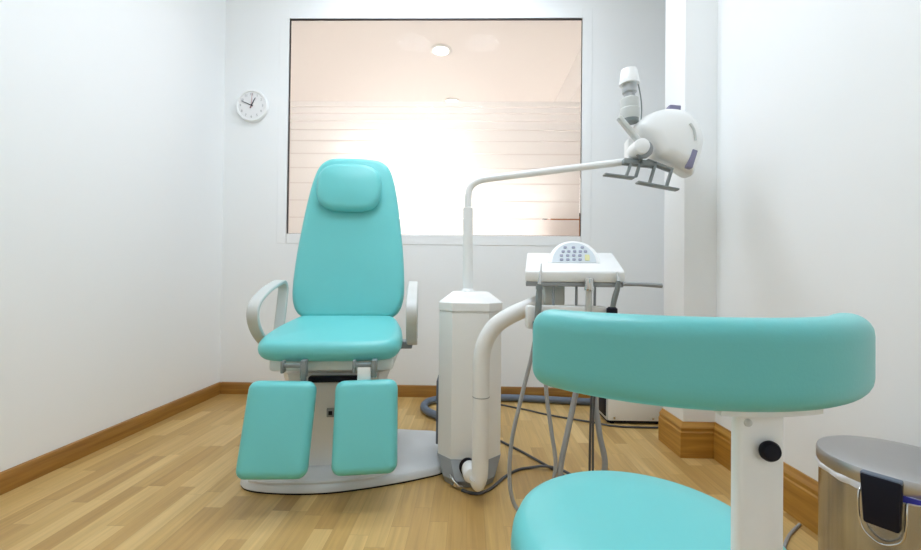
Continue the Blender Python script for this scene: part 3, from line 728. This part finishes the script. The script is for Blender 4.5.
# liner: crumpled cuff hanging over the rim
bm = nb(); V = []; n = 120
for j, (dr, z) in enumerate([(-.010, .425), (.000, .432), (.0035, .428), (.005, .422), (.004, .416), (.0025, .412)]):
    row = []
    for k in range(n):
        a = 2*PI*k/n; wv = .0016*math.sin(a*17+j)+.001*math.sin(a*31+1.3)
        row.append(bm.verts.new((bx+(br+dr+wv)*math.cos(a), by+(br+dr+wv)*math.sin(a), z+(.002*math.sin(a*9)+.001*math.sin(a*23) if j > 3 else 0))))
    V.append(row)
for q in range(len(V)-1):
    for k in range(n): bm.faces.new((V[q][k], V[q][(k+1) % n], V[q+1][(k+1) % n], V[q+1][k]))
obj('bin_liner', bm, 'bag', t)
obj('lid', LA([(br-.004, .428), (br+.004, .428), (br+.0055, .431), (br+.0055, .455), (br+.003, .462), (br-.006, .466), (.10, .470), (.05, .472), (0, .4725)], (bx, by, 0), n=72), 'lidsteel', t)
# hinge block facing the camera
ha = R(-145)
hm = Matrix.Translation((bx, by, 0)) @ Matrix.Rotation(ha+PI/2, 4, 'Z')
hb = nb(); prism(hb, [(-.034, .460), (.034, .460), (.031, .348), (-.028, .348)], lambda u, v, w: (u, w, v), -(br+.026), -(br-.002), bev=.005); hb.transform(hm)
hg = obj('hinge_cover', hb, 'black', t)
hb = B(-.034, .034, -(br+.0225), -(br+.002), .452, .463, bev=.003); hb.transform(hm); obj('hinge_cap', hb, 'bluehose', hg)
hb = T([(-.038, -(br-.004), .418), (-.039, -(br+.008), .40), (-.038, -(br+.010), .36), (-.030, -(br+.010), .325), (0, -(br+.012), .307), (.030, -(br+.010), .325), (.038, -(br+.010), .36), (.039, -(br+.008), .40), (.038, -(br-.004), .418)], .0024, 10); hb.transform(hm)
obj('carry_handle', hb, 'chrome', t)
hb = prism(nb(), [(.028, .428), (.07, .428), (.07, .42), (.028, .413)], lambda u, v, w: (u*.96, w, v), -.153, -.1485); hb.transform(hm); obj('liner_tie', hb, 'bluebag', t, label='blue liner edge')
hb = B(-.03, .03, -.03, .0, .012, .022, bev=.004); hb.transform(Matrix.Translation((bx, by, 0)) @ Matrix.Rotation(ha+PI/2+PI, 4, 'Z') @ Matrix.Translation((0, -br, 0))); obj('pedal', hb, 'black', t)

# ---------------------------------------------------------------- light
def area(name, loc, size, power, col=(1, 1, 1), rot=(0, 0, 0), shape='DISK', sy_=None, spread=180):
    l = bpy.data.lights.new(name, 'AREA'); l.shape = shape; l.size = size; l.energy = power; l.color = col
    if sy_: l.size_y = sy_
    l.spread = R(spread)
    o = bpy.data.objects.new(name, l); C.objects.link(o); o.location = loc; o.rotation_euler = rot
    return o
WC = (.91, 1.01, 1.15)
PD, PP = 7.2, 31.5
for x, y in ((-.6, .9), (0, .9), (-.55, 2.4), (.1, 2.4)):
    area('room_downlight', (x, y, ZC-.02), .32, PD, WC)
area('ceiling_bounce_fill', (-.3, 1.65, ZC-.5), 1.0, PP, WC, rot=(PI, 0, 0), shape='RECTANGLE', sy_=1.8)  # unseen fill added below the ceiling; its bounce evens out the wall light
WW = (1, .96, .93)
for x, y in ((-.307, 4.086), (-.245, 5.275)):
    area('corridor_light', (x, y, CZ-.03), .15, 26, WW, spread=70)
area('film_backlight_fill', (-.64, 3.95, 1.95), 1.2, 3.8, (1, .97, .94), rot=(R(-90), 0, 0), shape='RECTANGLE', sy_=.6, spread=120)  # unseen light added behind the frosted film for its bright spot
area('film_backlight_fill', (.45, 4.4, 1.55), .9, 3.2, (1, .95, .92), rot=(R(-90), 0, 0), shape='RECTANGLE', sy_=.9, spread=120)  # second unseen light, added to lift the film's darker right side
area('corridor_wall_fill', (-.75, 5.6, 1.9), 1.1, 34, (1, .97, .95), rot=(R(90), 0, 0), shape='RECTANGLE', sy_=1.1)  # unseen fill added facing the far wall, so its bounce brightens the corridor

w = bpy.data.worlds.new('World'); sc.world = w; w.use_nodes = True
w.node_tree.nodes['Background'].inputs[0].default_value = (1, 1, 1, 1); w.node_tree.nodes['Background'].inputs[1].default_value = .2

# ---------------------------------------------------------------- camera
psi, th, ro = R(1.19), R(.55), R(.65)
fw = Vector((-math.sin(psi)*math.cos(th), math.cos(psi)*math.cos(th), math.sin(th)))
r0 = Vector((math.cos(psi), math.sin(psi), 0)); u0 = r0.cross(fw)
rv = r0*math.cos(ro)+u0*math.sin(ro); uv = u0*math.cos(ro)-r0*math.sin(ro)
cd = bpy.data.cameras.new('Camera'); cam = bpy.data.objects.new('Camera', cd); C.objects.link(cam)
cam.matrix_world = Matrix(((rv.x, uv.x, -fw.x, 0), (rv.y, uv.y, -fw.y, 0), (rv.z, uv.z, -fw.z, .9), (0, 0, 0, 1)))
cd.sensor_width = 36; cd.lens = 409/921*36; cd.clip_start = .02
sc.camera = cam
vs = sc.view_settings
vs.view_transform = 'Standard'; vs.look = 'None'; vs.gamma = 1; vs.use_curve_mapping = False; vs.exposure = 0
cy_ = sc.cycles
cy_.use_denoising = True; cy_.max_bounces = 12; cy_.diffuse_bounces = 8; cy_.transmission_bounces = 8; cy_.transparent_max_bounces = 8
cy_.sample_clamp_indirect = 6; cy_.caustics_reflective = False; cy_.caustics_refractive = False
